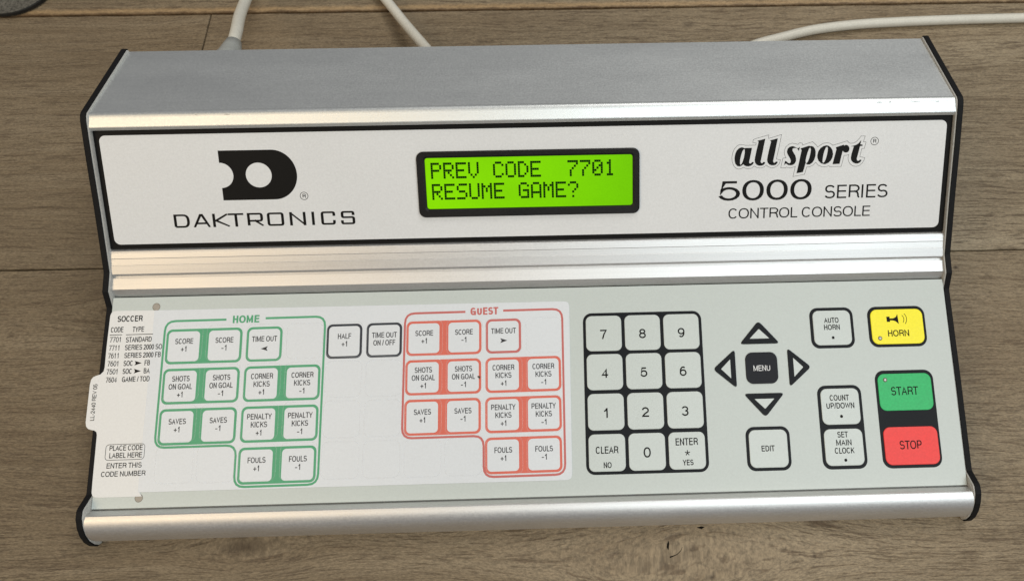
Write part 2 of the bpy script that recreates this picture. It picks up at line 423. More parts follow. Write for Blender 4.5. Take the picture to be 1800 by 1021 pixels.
g(' ', .36, 0, 0)
# wide square alphabet for the maker's name
def rc(pts, r=.22, rx=None, closed=False):
    rx = rx or r; n = len(pts); out = []
    for i, p in enumerate(pts):
        if not closed and i in (0, n - 1): out.append(p); continue
        a, b = pts[i - 1], pts[(i + 1) % n]
        d1 = ((a[0]-p[0]), (a[1]-p[1])); d2 = ((b[0]-p[0]), (b[1]-p[1]))
        l1 = math.hypot(*d1); l2 = math.hypot(*d2)
        def at(d, l): 
            k_ = min((rx if abs(d[0]) > abs(d[1]) else r) / l, .5); return (p[0] + d[0]*k_, p[1] + d[1]*k_)
        s_, e_ = at(d1, l1), at(d2, l2)
        for j in range(5):
            t = j / 4; out.append(((1-t)**2*s_[0] + 2*t*(1-t)*p[0] + t*t*e_[0], (1-t)**2*s_[1] + 2*t*(1-t)*p[1] + t*t*e_[1]))
    return (['c'] if closed else []) + out
W = {
 'D': ([(0, 0), (0, 1), (.6, 1)] + arc(.6, .5, .40, .5, 90, -90, 12, .75) + [(0, 0)],),
 'A': ([(0, 0), (.45, 1), (.55, 1), (1, 0)], [(.16, .27), (.84, .27)]),
 'K': ([(0, 0), (0, 1)], [(.90, 1), (.14, .48), (1, 0)], [(0, .48), (.2, .48)]),
 'T': ([(0, 1), (1, 1)], [(.5, 1), (.5, 0)]),
 'R': (rc([(0, 0), (0, 1), (.97, 1), (.97, .40), (0, .40)], .2, .14)[0:1] + [(0, 1)] + rc([(0, 1), (.97, 1), (.97, .40), (0, .40)], .2, .14), [(.50, .40), (1, 0)]),
 'O': (rc([(0, 0), (0, 1), (1, 1), (1, 0)], .16, .12, True),),
 'N': ([(0, 0), (0, 1)], [(1, 0), (1, 1)], [(0, 1), (1, 0)]),
 'I': ([(.5, 0), (.5, 1)],),
 'C': (rc([(1, .68), (1, 1), (0, 1), (0, 0), (1, 0), (1, .32)], .16, .12),),
 'S': (rc([(.97, .72), (.97, 1), (.02, 1), (.02, .54), (1, .54), (1, 0), (0, 0), (0, .28)], .16, .12),),
}
def glyph(mb, strokes, x0, x1, y0, y1, w, wy, z):
    clamp = (x0, x1, y0, y1) if x1 - x0 > w * 1.02 else (x0 - 9, x1 + 9, y0, y1)
    for i, st in enumerate(strokes):
        closed = st[0] == 'c'; st = st[1:] if closed else st
        pts = [(x0 + w/2 + px * max(x1 - x0 - w, 0), y0 + wy/2 + py * (y1 - y0 - wy)) for px, py in st]
        ribbon(mb, pts, w, z + 0.004 * i, closed, wy, clamp, 1.0 if len(st) < 6 else 0.0)

def text(mb, s, x0, x1, base, h, w, wy=None, z=0.0):
    """Line of lettering fitted between x0 and x1, cap height h, stroke w."""
    wy = (wy or w) * 1.13; w = w * 1.13
    adv = [G[c][0] for c in s]
    left = G[s[0]][1]; last = G[s[-1]]
    ink_i = w / h * 0.9
    wid = lambda c: G[c][2] if G[c][2] else 0.13
    total = sum(adv[:-1]) + G[s[-1]][1] + wid(s[-1]) - left
    k_ = (x1 - x0) / total
    x = x0 - left * k_
    for c, a in zip(s, adv):
        _, l, iw, st = G[c]
        if st:
            gx0 = x + (l - .022) * k_; gx1 = gx0 + max((wid(c) + (.044 if iw else 0)) * k_, w)
            glyph(mb, st, gx0, gx1, base, base + h, w, wy, z)
        x += a * k_
    return mb
def ctext(mb, s, cx, width, base, h, w, wy=None, z=0.0): return text(mb, s, cx - width/2, cx + width/2, base, h, w, wy, z)

# ------------------------------------------------------------ console frames of reference
def frame(y0, z0, y1, z1):
    e = Vector((0, y1 - y0, z1 - z0)).normalized(); n = Vector((1, 0, 0)).cross(e)
    return Matrix(((1, e.x, n.x, 0), (0, e.y, n.y, y0 * MM), (0, e.z, n.z, z0 * MM), (0, 0, 0, 1)))
FK = frame(0, 18, 104, 46)        # keypad plane, u along the console, v up the slope
FL = frame(126, 59, 175, 100)     # label plane
def at(F, u, v, w=0.0): return F @ Matrix.Translation((u * MM, v * MM, w * MM))
# ------------------------------------------------------------ tabletop of oak planks (setting)
table = bpy.data.objects.new('tabletop', None); C.objects.link(table)
table['kind'] = 'structure'
TW = Matrix.Rotation(rad(-0.094), 4, 'Z'); table.matrix_basis = TW; WM['tabletop'] = TW
bed = MB(); bed.add([(-820, -470, -6), (820, -470, -6), (820, 740, -6), (-820, 740, -6)], [(0, 1, 2, 3)])
put('underlay', bed.mesh('underlay', M['gap']), table)
rows = [(-470, -262.0, 0.0, [120]), (-261.2, -62.2, 0.0, [-420]), (-61.2, 138.0, 0.0, [-620, 560]), (138.9, 334.3, 0.0, [-237.1, 640]),
        (335.5, 533.0, 0.45, [-480, 470]), (534.0, 740, 0.0, [60])]
for y0, y1, up, cuts in rows:
    xs = [-820] + cuts + [820]
    for a, b in zip(xs, xs[1:]):
        mb = MB()
        x0, x1 = a + (0.45 if a > -820 else 0), b - (0.45 if b < 820 else 0)
        # long edges wander a little, as worn boards do
        pts = []; n = max(2, int((x1 - x0) / 14))
        rs = random.Random(int(a * 7 + y0))
        wob = lambda s_: rs.uniform(-0.22, 0.22)
        for i in range(n + 1): pts.append((x0 + (x1 - x0) * i / n, y0 + (wob(1) if 0 < i < n else 0)))
        for i in range(n, -1, -1): pts.append((x0 + (x1 - x0) * i / n, y1 + (wob(1) if 0 < i < n else 0)))
        slab(mb, pts, -5.5, up, 0.9 if y0 > 330 else 0.5)
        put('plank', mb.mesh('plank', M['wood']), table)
# splits in the board by the front edge of the console
def lens(mb, pts, ws, z=0.03):
    n = len(pts); l, r = [], []
    for i, p in enumerate(pts):
        a = Vector(pts[max(i-1, 0)]); b = Vector(pts[min(i+1, n-1)]); d = (b - a).normalized(); q = Vector((-d.y, d.x))
        l.append(Vector(p) + q * ws[i] / 2); r.append(Vector(p) - q * ws[i] / 2)
    sheet(mb, [tuple(v) for v in l] + [tuple(v) for v in reversed(r)], z=z)
for pts, ws in (([(69.6, -20.8), (69.2, -22.2), (68.9, -23.8), (69.1, -25.2)], [.1, 1.1, 1.2, .1]),
    ([(69.6, -28.6), (71.0, -28.2), (73.4, -27.4), (75.6, -25.6), (76.6, -23.8)], [.7, .5, .35, .3, .1]),
    ([(85, -14.8), (87.3, -15.0), (89.0, -14.8)], [.2, 1.3, .1])):
    mb = MB(); lens(mb, pts, ws); put('crack', mb.mesh('crack', M['crack']), table)

# ------------------------------------------------------------ control console
con = bpy.data.objects.new('control_console', None); C.objects.link(con)
con.empty_display_size = 0.05
con['label'] = 'silver control console with sloping keypad, lit green display and black end plates on oak boards'
con['category'] = 'control console'
WM['control_console'] = Matrix()

def extrude(strips, x0, x1, closed_profile=None):
    mb = MB()
    for pts, mi in strips:
        for_n = len(pts)
        vs = [(x0, y, z) for y, z in pts] + [(x1, y, z) for y, z in pts]
        mb.add(vs, [(i, for_n + i, for_n + i + 1, i + 1) for i in range(for_n - 1)], mi)
    if closed_profile:
        p = closed_profile
        tris = tessellate_polygon([[Vector((y, z, 0)) for y, z in p]])
        for x in (x0, x1): mb.add([(x, y, z) for y, z in p], tris)
    return mb
def smooth_only(me, idx):
    for p in me.polygons: p.use_smooth = p.index in idx

# rear cover with rounded front edge
edge = [(181 + 2.2, 106 - 0.68)] + [(182.2, 105.93), (181.2, 106.0), (180.2, 105.75), (179.3, 105.3)]
prof = [(233, 90)] + edge + [(175.2, 103.1), (174.9, 102.8), (174.2, 101.2), (174.6, 100.7), (176.4, 100.2), (180, 101.5), (232, 85.5)]
mb = extrude([([(233, 90)] + edge[:1], 0), (edge, 0), ([edge[-1], (175.2, 103.1)], 0), ([(175.2, 103.1), (174.9, 102.8), (174.2, 101.2), (174.6, 100.7), (176.4, 100.2)], 0),
              ([(176.4, 100.2), (180, 101.5), (232, 85.5), (233, 90)], 0)], -225, 225, prof)
me = mb.mesh('rear_cover', M['alu_top'])
smooth_only(me, set(range(1, 5)))
put('rear_cover', me, con)
mb = extrude([([(233, 89.5), (227, 3), (225, 3), (231, 89.5)], 0)], -225, 225, [(233, 89.5), (227, 3), (225, 3), (231, 89.5)])
put('rear_panel', mb.mesh('rear_panel', M['alu']), con)
mb = MB(); mb.add([(-225, -6, 1.2), (225, -6, 1.2), (225, 226, 1.2), (-225, 226, 1.2)], [(0, 1, 2, 3)])
put('base_panel', mb.mesh('base_panel', M['black_edge']), con)

for x0, w_, d_ in ((183, 3.2, .35), (189.5, 1.4, .5), (201, 5, .2), (214, 2.6, .25), (-156, 3, .25), (-171, 1.6, .2)):
    mb = MB(); lens(mb, [(x0, 0), (x0 + w_ * .5, d_ * .6), (x0 + w_, 0)], [.05, d_, .05])
    put('scuff', mb.mesh('scuff', M['ring']), con, Matrix.Translation((0, 0.1797, 0.10562)) @ Matrix.Rotation(rad(20), 4, 'X'))
# middle rail between label and keypad
p = [(127.5, 57.2), (126.2, 58.2), (124.6, 58.9), (123.6, 58.6), (121.2, 57.05), (121.0, 56.75), (118.2, 54.85), (118.0, 54.9), (114.2, 52.2), (113.8, 51.6), (113.8, 50.0), (112.4, 49.6), (112.3, 50.9), (106.7, 49.0), (104.6, 45.6), (104.2, 44.2), (110, 43), (127.5, 55)]
mb = extrude([(p + [p[0]], 0)], -225, 225, p)
put('middle_rail', mb.mesh('middle_rail', M['alu']), con)

# front rail, rounded
arcp = [(-2.6 + 11.2 * cos(rad(a)), 8 + 14.0 * sin(rad(a))) for a in range(94, 236, 5)]
p = [(0.15, 16.0), (-0.35, 18.3), (-2.9, 21.75)] + arcp + [(12, 2.0), (12, 14)]
mb = extrude([([(12, 14), (0.15, 16.0), (-0.35, 18.3)], 0), ([(-0.35, 18.3), (-2.9, 21.75), arcp[0]], 0), (arcp, 0), ([arcp[-1], (12, 2.0), (12, 14)], 0)], -225, 225, p)
me = mb.mesh('front_rail', M['alu']); smooth_only(me, set(range(4, 4 + len(arcp) - 1)))
put('front_rail', me, con)

# end plates: black rimmed plates with a pale inner liner
plate = [(233.9, 89.4), (234.1, 91.2), (233.2, 92.2), (181.6, 107.5), (179.6, 107.2), (177.0, 105.7), (162.0, 93.4), (141.0, 75.5), (114.5, 53.9), (104.8, 50.8), (103.6, 49.4),
         (98.6, 43.6), (97.8, 43.1), (48, 30.5), (8.2, 19.6), (7.2, 19.6), (0.6, 23.9), (-1, 24.3), (-4.5, 23.4), (-8.8, 20.2), (-12.0, 16.3), (-14.6, 11.2), (-15.8, 6.2), (-15.8, 2.6), (-14.6, 0.3), (224, 0.3)]
def plate_mesh(name, outline, x_in, x_out, mat, bev):
    mb = MB(); slab(mb, outline, 0, abs(x_out - x_in), bev)
    mb2 = MB(); s_ = 1 if x_out > x_in else -1
    mb2.v = [(x_in + s_ * z, y, w_) for y, w_, z in mb.v]
    mb2.f = mb.f; mb2.mi = mb.mi
    # inner face
    tris = tessellate_polygon([[Vector((y, z, 0)) for y, z in outline]])
    mb2.add([(x_in, y, z) for y, z in outline], tris)
    return mb2.mesh(name, mat)
lin = inset(plate[::-1] if area2(plate) < 0 else plate, 0.75)
for s_ in (-1, 1):
    o = put('end_plate', plate_mesh('end_plate', plate, s_ * 225.7, s_ * 228.6, M['black_edge'], 0.5), con)
    put('liner', plate_mesh('liner', lin, s_ * 225.02, s_ * 225.69, M['liner'], 0.1), o)
# ------------------------------------------------------------ label panel
mb = MB(); slab(mb, rrect(-224.8, 224.8, 0.0, 63.6, 0.4), -2.2, 0.0, 0.12)
lab = put('label_panel', mb.mesh('label_panel', M['black_print']), con, at(FL, 0, 0))
mb = MB(); slab(mb, rrect(-222.1, 222.0, 2.4, 61.2, 3.2), 0.0, 0.06, 0.02)
put('white_field', mb.mesh('white_field', M['white_label']), lab)
Z = 0.09
def lettering(parent, mb, F, mat, u=0, v=0, w=0, name='lettering', label=None):
    return put(name, mb.mesh(name, mat), parent, at(F, u, v, w), label)
# maker's mark: notched D with a round hole
D = [(-161.9, 25.5), (-134.6, 25.5)] + [(-134.6 + 12.6 * cos(rad(a)), 38.85 + 13.35 * sin(rad(a))) for a in range(-84, 90, 6)] + [(-134.6, 52.2), (-161.9, 52.2), (-161.9, 45.75)] \
    + [(-161.9 + 6.65 * cos(rad(a)), 39.0 + 6.75 * sin(rad(a))) for a in range(84, -90, -6)] + [(-161.9, 32.2)]
mb = MB(); sheet(mb, D, [[(-142.0 + 6.75 * cos(rad(a)), 38.8 + 6.65 * sin(rad(a))) for a in range(0, 360, 8)]])
lettering(lab, mb, FL, M['black_print'], w=Z, name='logo')
def reg_mark(cx, cy, r):
    mb = MB(); ribbon(mb, [(cx + r * cos(rad(a)), cy + r * sin(rad(a))) for a in range(0, 360, 12)], 0.28, 0, True)
    text(mb, 'R', cx - r * .36, cx + r * .45, cy - r * .52, r * 1.05, 0.30); return mb
lettering(lab, reg_mark(-119.4, 27.05, 2.05), FL, M['black_print'], w=Z, name='registered_mark')
lettering(lab, reg_mark(183.9, 50.6, 2.05), FL, M['black_print'], w=Z, name='registered_mark')
mb = MB()
for ch, a, b in zip('DAKTRONICS', (-189.3, -179.3, -168.9, -160.6, -150.6, -140.1, -128.2, -116.5, -111.6, -101.1), (-181.0, -170.2, -160.0, -152.4, -142.0, -131.2, -119.6, -115.0, -103.9, -93.5)):
    glyph(mb, W[ch], a, b, 11.0, 18.35, 1.45, 1.0, 0)
lettering(lab, mb, FL, M['black_print'], w=Z)
LOGO={
"a":[(112.96,48.64),(114.03,48.43),(114.45,48.06),(114.75,48.22),(118.55,48.22),(118.05,45.23),(117.65,42.83),(117.28,40.9),(117.26,40.18),(117.75,39.73),(118.34,40.04),(118.91,40.63),(119.68,40.49),(119.7,40.01),(119.08,39.17),(118.26,38.59),(117.08,38.25),(115.64,38.4),(114.67,38.9),(114.18,39.47),(113.25,38.69),(112.07,38.3),(110.86,38.61),(109.88,39.84),(109.43,41.54),(109.36,43.23),(109.73,45.39),(110.51,47.06),(111.67,48.23)],
"a_hole":[(114.29,47.65),(114.71,47.21),(114.71,45.53),(114.42,43.37),(113.89,41.21),(113.22,39.65),(112.64,39.11),(112.38,39.79),(112.39,41.97),(112.85,44.37),(113.5,46.52)],
"l":[(121.28,51.99),(123.28,52.43),(125.44,53.04),(125.37,52.27),(124.81,49.17),(124.33,46.07),(123.73,42.71),(123.39,40.78),(123.71,39.93),(124.31,39.84),(124.88,40.51),(125.8,40.37),(125.75,39.77),(124.94,38.82),(123.76,38.48),(122.57,38.5),(121.35,39.01),(120.43,40.12),(120.12,41.57),(120.37,43.5),(120.97,46.85),(121.59,49.72),(121.94,51.38)],
"l2":[(127.91,52.08),(129.91,52.52),(132.07,53.12),(132.01,52.36),(131.47,49.26),(130.99,46.15),(130.41,42.79),(130.07,40.87),(130.39,40.01),(130.99,39.93),(131.56,40.6),(132.48,40.46),(132.43,39.85),(131.63,38.9),(130.45,38.56),(129.25,38.58),(128.04,39.09),(127.11,40.2),(126.8,41.66),(127.04,43.58),(127.63,46.94),(128.24,49.8),(128.58,51.47)],
"s":[(144.1,48.38),(143.88,47.25),(143.54,45.96),(143.1,46.86),(142.53,47.54),(141.72,47.69),(140.92,47.63),(140.19,47.26),(140.23,46.24),(140.9,45.14),(141.91,43.5),(142.33,41.86),(142.31,40.5),(141.69,39.29),(140.65,38.57),(139.31,38.38),(138.09,38.62),(137.12,39.38),(136.59,39.12),(136.08,38.44),(136.24,39.8),(136.51,40.89),(137.2,40.6),(137.9,39.91),(138.72,39.48),(139.38,39.88),(139.55,40.83),(139.16,41.92),(138.15,43.57),(137.42,44.94),(137.24,46.02),(137.58,47.37),(138.48,48.3),(139.67,48.73),(140.88,48.6),(141.98,47.96),(142.8,47.59),(143.46,47.74)],
"p":[(144.41,47.45),(146.79,48.14),(149.17,48.84),(149.32,48.49),(150.25,48.66),(151.34,48.18),(152.2,47.08),(152.66,45.45),(152.66,43.28),(152.1,41.12),(151.1,39.51),(149.8,38.66),(148.59,38.6),(147.62,39.17),(147.46,39.58),(147.3,38.49),(146.81,36.32),(146.27,34.55),(142.87,33.99),(143.41,36.93),(144.06,40.46),(144.58,43.71),(145.08,46.41)],
"p_hole":[(149.62,47.81),(150.02,46.86),(149.89,44.96),(149.47,42.53),(148.89,40.64),(148.14,39.43),(147.66,39.44),(147.47,40.67),(147.73,42.57),(148.28,45),(148.98,47.15)],
"o":[(158.33,48.81),(159.39,48.58),(160.69,47.61),(161.61,46.12),(162.03,44.21),(161.82,42.31),(161.07,40.63),(159.88,39.39),(158.24,38.68),(157.48,38.62),(155.83,39.14),(154.42,40.53),(153.71,42.18),(153.59,43.54),(154.02,45.7),(155.14,47.43),(156.69,48.48)],
"o_hole":[(158.69,48.07),(159.09,47.22),(159.03,45.53),(158.72,43.43),(158.21,41.33),(157.55,39.86),(156.95,39.34),(156.61,39.88),(156.59,41.36),(156.83,43.68),(157.33,45.99),(157.98,47.66)],
"r":[(163.3,47.66),(165.45,48.35),(167.51,48.99),(167.75,48.42),(168.15,48.72),(168.76,48.88),(169.62,48.59),(170.39,47.84),(170.67,46.78),(170.52,45.73),(169.84,44.9),(168.8,44.67),(167.74,44.98),(167.07,45.69),(166.92,44.75),(166.43,42.22),(165.8,38.67),(162.03,38.54),(162.6,41.45),(163.18,44.19),(163.68,46.5)],
"t":[(176.75,51.39),(176.57,50.24),(176.38,48.98),(177.54,48.86),(177.59,48.12),(176.23,48.04),(175.85,45.84),(175.36,43.53),(174.88,41.21),(175.25,40.25),(176,40.13),(176.69,40.75),(177.43,40.63),(177.37,39.99),(176.69,39.16),(175.56,38.65),(174.19,38.72),(172.9,39.34),(171.99,40.42),(171.66,41.7),(171.89,43.81),(172.39,45.91),(172.9,47.9),(171.11,47.99),(172.56,48.32),(174.2,48.82),(175.4,49.63)],
"line_all":[(112.92,50.08),(113.99,49.91),(114.71,49.61),(117.2,49.61),(120.48,49.62),(120.73,50.74),(118.87,51.01),(119.01,52.4),(119.59,52.86),(123.22,53.94),(127.26,54.98),(127.17,53.07),(130.8,54.08),(134.01,55.09),(133.51,51.64),(132.74,47.1),(131.75,41.94),(133.97,41.42),(133.51,39.61),(132.38,38.18),(130.74,37.29),(129.06,37.23),(127.61,37.79),(126.38,38.79),(125.46,37.84),(123.8,37.26),(121.89,37.37),(120.67,37.93),(119.99,38.38),(118.78,37.24),(116.88,36.99),(115.2,37.27),(114.23,37.82),(113.06,37.07),(111.63,36.85),(110.18,37.42),(108.95,38.89),(108.18,40.84),(107.93,43.26),(108.29,45.66),(109.18,47.8),(110.33,49.22),(111.62,49.96)],
"line_sport":[(136.93,42.51),(135.25,42.32),(134.25,37.17),(136.81,36.93),(137.19,37.47),(139.51,36.96),(141.64,37.46),(142.11,37.83),(141.06,32.19),(147.22,33.35),(148.24,37.33),(149.73,37.35),(151.57,38.27),(152.97,39.74),(154.41,38.08),(156.47,37.22),(158.63,37.23),(159.95,37.69),(160.52,37.25),(166.72,37.23),(167.39,40.09),(167.95,43.21),(169.31,43.22),(170.44,43.62),(170.13,41.73),(170.66,39.81),(171.7,38.3),(173.23,37.31),(174.72,37.07),(176.37,37.46),(177.97,38.81),(178.91,40.49),(179.15,41.76),(176.49,42.34),(176.88,44.34),(177.22,46.7),(178.62,46.73),(179.33,50.19),(177.86,50.42),(178.71,53.38),(176.52,53.49),(175.47,51.94),(174.09,50.5),(172.68,49.79),(171.02,49.61),(170.16,50.05),(169.26,51.01),(167.21,50.42),(164.34,49.53),(161.57,48.75),(160.36,49.82),(158.47,50.21),(156.4,49.89),(154.78,48.88),(153.63,48),(152.91,48.96),(151.79,49.93),(150.81,50.89),(145.53,49.24),(145.22,50.19),(143.87,50.48),(142.98,49.56),(141.08,50.13),(139.73,50.29),(138.15,49.79),(136.6,48.47),(135.88,46.59),(135.89,44.97),(136.41,43.33)],
}
for key_, hole in (('a', 'a_hole'), ('l', None), ('l2', None), ('s', None), ('p', 'p_hole'), ('o', 'o_hole'), ('r', None), ('t', None)):
    mb = MB(); sheet(mb, LOGO[key_], [LOGO[hole]] if hole else [])
    lettering(lab, mb, FL, M['black_print'], w=Z, name='letter')
mb = MB(); ribbon(mb, LOGO['line_all'], 0.17, 0, True); ribbon(mb, LOGO['line_sport'], 0.17, 0, True)
lettering(lab, mb, FL, M['black_print'], w=Z, name='logo_outline')
mb = MB()
for ch, a, b in (('5', 101.2, 112.9), ('0', 114.0, 125.7), ('0', 127.0, 138.6), ('0', 139.9, 151.5)):
    glyph(mb, G[ch][3], a, b, 19.5 if ch == '0' else 19.6, 30.8 if ch == '0' else 30.4, 2.15, 1.30, 0)
lettering(lab, mb, FL, M['black_print'], w=Z)
mb = MB(); text(mb, 'SERIES', 158.7, 192.7, 19.8, 7.4, 0.86, 0.76); lettering(lab, mb, FL, M['black_print'], w=Z)
mb = MB(); text(mb, 'CONTROL CONSOLE', 107.0, 183.8, 9.6, 5.75, 0.70, 0.60); lettering(lab, mb, FL, M['black_print'], w=Z)

# ------------------------------------------------------------ display
outer = rrect(-58.9, 58.7, 14.1, 49.6, 3.6); inner = rrect(-54.7, 55.1, 18.4, 46.2, 1.5)
mb = MB()
n = len(outer); mid_o = inset(outer, 0.5)
rings = [(outer, 0.05), (outer, 1.2), (mid_o, 1.6), (inset(inner, -1.0), 1.5), (inner, 1.0), (inset(inner, 0.12), 0.0)]
for k_, (pts, z) in enumerate(rings):
    mb.v += [(x, y, z) for x, y in pts]
for k_ in range(len(rings) - 1):
    for i in range(n):
        j = (i + 1) % n; mb.f.append((k_*n + i, k_*n + j, (k_+1)*n + j, (k_+1)*n + i)); mb.mi.append(0)
disp = put('display', mb.mesh('display_bezel', M['bezel']), con, at(FL, 0, 0), 'backlit green two line character display in a black bezel')
mb = MB(); slab(mb, rrect(-54.9, 55.25, 18.2, 46.35, 1.2), -0.5, 0.13, 0.0)
put('screen', mb.mesh('screen', M['screen']), disp)
FONT = {'P': '1E11111E101010', 'R': '1E11111E141211', 'E': '1F10101E10101F', 'V': '11111111110A04', 'C': '0E11101010110E', 'O': '0E11111111110E',
        'D': '1C12111111121C', '7': '1F010204080808', '0': '0E11131519110E', '1': '040C040404040E', 'S': '0F10100E01011E', 'U': '1111111111110E',
        'M': '111B1515111111', 'G': '0E11101711110F', 'A': '0E1111111F1111', '?': '0E110102040004'}
CH = {}
def char_mesh(c_):
    if c_ not in CH:
        mb = MB()
        for r_ in range(7):
            bits = int(FONT[c_][r_*2:r_*2+2], 16)
            for q in range(5):
                if bits >> (4 - q) & 1:
                    x0 = q * 1.124; y0 = -r_ * 1.245
                    mb.add([(x0 + .02, y0 - 1.22, 0), (x0 + 1.11, y0 - 1.22, 0), (x0 + 1.11, y0 - .03, 0), (x0 + .02, y0 - .03, 0)], [(0, 1, 2, 3)])
        CH[c_] = mb.mesh('character', M['segment'])
    return CH[c_]
for row, (line, v0) in enumerate((('PREV CODE  7701', 43.55), ('RESUME GAME?', 32.1))):
    for i, c_ in enumerate(line):
        if c_ != ' ': put('character', char_mesh(c_), disp, at(FL, -51.75 + 6.567 * i, v0, 0.16))

# ------------------------------------------------------------ keypad
mb = MB(); slab(mb, rrect(-224.7, 224.7, 0.5, 106.9, 0.3), -2.0, 0.0, 0.1)
put('keypad_panel', mb.mesh('keypad_panel', M['keypad']), con, at(FK, 0, 0))

def frame_slab(u0, u1, v0, v1, r=4.4, label=None):
    mb = MB(); slab(mb, rrect(u0, u1, v0, v1, r), 0.0, 0.14, 0.05)
    put('key_frame', mb.mesh('key_frame', M['black_frame']), con, at(FK, 0, 0), label)
KM = {}
def key(cu, cv, w, h, mat, label, lines=(), r=3.0, ink='black_print', extra=None, z0=0.14, top=0.60):
    kk = (w, h, mat, r)
    if kk not in KM:
        mb = MB(); slab(mb, rrect(-w/2, w/2, -h/2, h/2, r), z0, top, 0.24); KM[kk] = mb.mesh('key', M[mat])
    o = put('key', KM[kk], con, at(FK, cu, cv), label)
    if lines or extra:
        mb = MB()
        for (s, dx, wd, base, ht, sw) in lines: ctext(mb, s, dx, wd, base, ht, sw)
        if extra: extra(mb)
        put('lettering', mb.mesh('lettering', M[ink]), o, at(FK, cu, cv, top + 0.03))
    return o
def dot(mb, x, y, r): sheet(mb, [(x + r * cos(rad(a)), y + r * sin(rad(a))) for a in range(0, 360, 30)])

frame_slab(27.1, 91.0, 10.4, 92.9, 4.6)
cols = (38.15, 58.98, 79.85); rws = (82.05, 61.95, 41.6, 21.2)
for j, rowk in enumerate(('789', '456', '123')):
    for i, d_ in enumerate(rowk):
        wd = 1.75 if d_ == '1' else 3.45
        key(cols[i], rws[j], 19.1, 18.5, 'key', 'grey key printed ' + d_, [(d_, -0.1, wd, -3.0, 4.95, 0.66)])
key(cols[0], rws[3], 19.1, 18.5, 'key', 'grey key printed CLEAR NO', [('CLEAR', 0, 11.7, -0.4, 3.6, .46), ('NO', 0.1, 4.0, -7.5, 2.9, .40)])
key(cols[1], rws[3], 19.1, 18.5, 'key', 'grey key printed 0', [('0', 0, 3.55, -2.9, 5.2, 0.66)])
def star(mb):
    for a in range(90, 450, 72): ribbon(mb, [(0.1, -1.1), (0.1 + 1.4 * cos(rad(a)), -1.1 + 1.4 * sin(rad(a)))], 0.45, a * 1e-5)
key(cols[2], rws[3], 19.1, 18.5, 'key', 'grey key printed ENTER star YES', [('ENTER', 0, 11.6, 2.7, 3.6, .46), ('YES', 0.2, 5.5, -7.2, 2.8, .40)], extra=star)

frame_slab(149.7, 173.3, 71.4, 92.9)
key(161.5, 82.15, 20.4, 18.3, 'key', 'grey key printed AUTO HORN', [('AUTO', -.2, 7.8, 2.6, 2.85, .40), ('HORN', -.2, 8.4, -1.1, 2.85, .40)], r=3.2, extra=lambda m: dot(m, 0, -5.2, .78))
frame_slab(110.9, 134.1, 10.1, 32.1)
key(122.5, 21.1, 20.1, 18.8, 'key', 'grey key printed EDIT', [('EDIT', -.3, 6.8, -1.3, 2.9, .40)], r=3.2)
frame_slab(150.4, 173.9, 9.9, 52.1)
key(162.15, 41.3, 20.3, 18.3, 'key', 'grey key printed COUNT UP/DOWN', [('COUNT', -.3, 10.2, 3.0, 2.95, .40), ('UP/DOWN', -.1, 14.7, -1.0, 2.95, .40)], r=3.2, extra=lambda m: dot(m, 0, -5.0, .8))
key(162.15, 20.8, 20.3, 18.3, 'key', 'grey key printed SET MAIN CLOCK', [('SET', -.3, 5.5, 4.9, 2.95, .40), ('MAIN', 0, 7.9, .9, 2.95, .40), ('CLOCK', 0, 10.2, -3.1, 2.95, .40)], r=3.2, extra=lambda m: dot(m, .2, -6.4, .8))
key(121.85, 62.05, 17.1, 16.3, 'key_dark', 'black key printed MENU in white', [('MENU', 0, 8.8, -1.5, 2.9, .32)], r=3.8, ink='white_ink', z0=0.0)
frame_slab(181.2, 212.5, 71.3, 92.8, 4.8)
def horn(mb):
    sheet(mb, [(a - 196.9, b - 82.0) for a, b in [(191.35,87.29),(193.07,87.39),(193.13,86.36),(195.03,86.39),(196.57,87.12),(197.47,88.65),(197.8,83.28),(196.31,84.74),(194.9,85.25),(193.21,85.34),(193.12,84.53),(191.42,84.57)]])
    ribbon(mb, [(2.94, 6.0), (3.55, 5.3), (3.90, 4.3), (3.85, 3.2), (3.26, 1.94)], 0.30)
    ribbon(mb, [(4.25, 6.8), (5.0, 5.8), (5.45, 4.5), (5.3, 2.9), (4.48, 1.31)], 0.30)
hk = key(196.9, 82.0, 28.4, 18.4, 'yellow', 'yellow key printed HORN with a horn symbol', [('HORN', 0.2, 11.3, -5.2, 3.4, .46)], r=3.6, extra=horn)
frame_slab(181.9, 213.2, 9.6, 59.1, 4.8)
sk = key(197.5, 47.9, 28.6, 18.9, 'green', 'green key printed START', [('START', -.5, 14.4, -1.6, 4.3, .50)], r=3.6)
key(197.7, 20.7, 28.6, 18.9, 'red', 'red key printed STOP', [('STOP', -.5, 11.6, -1.7, 4.3, .50)], r=3.6)
mb = MB()
for k_, (r_, z) in enumerate(((1.15, 0.02), (1.0, 0.22), (.6, .30))): mb.v += [(r_ * cos(rad(a)), r_ * sin(rad(a)), z) for a in range(0, 360, 30)]
for k_ in range(2):
    for i in range(12): mb.f.append((k_*12 + i, k_*12 + (i+1) % 12, (k_+1)*12 + (i+1) % 12, (k_+1)*12 + i)); mb.mi.append(0)
mb.f.append(tuple(range(24, 36))); mb.mi.append(1)
lm = mb.mesh('indicator_light', [M['ring'], M['led']])
put('indicator_light', lm, hk, at(FK, 186.85, 76.0, .60)); put('indicator_light', lm, sk, at(FK, 187.2, 54.3, .60))

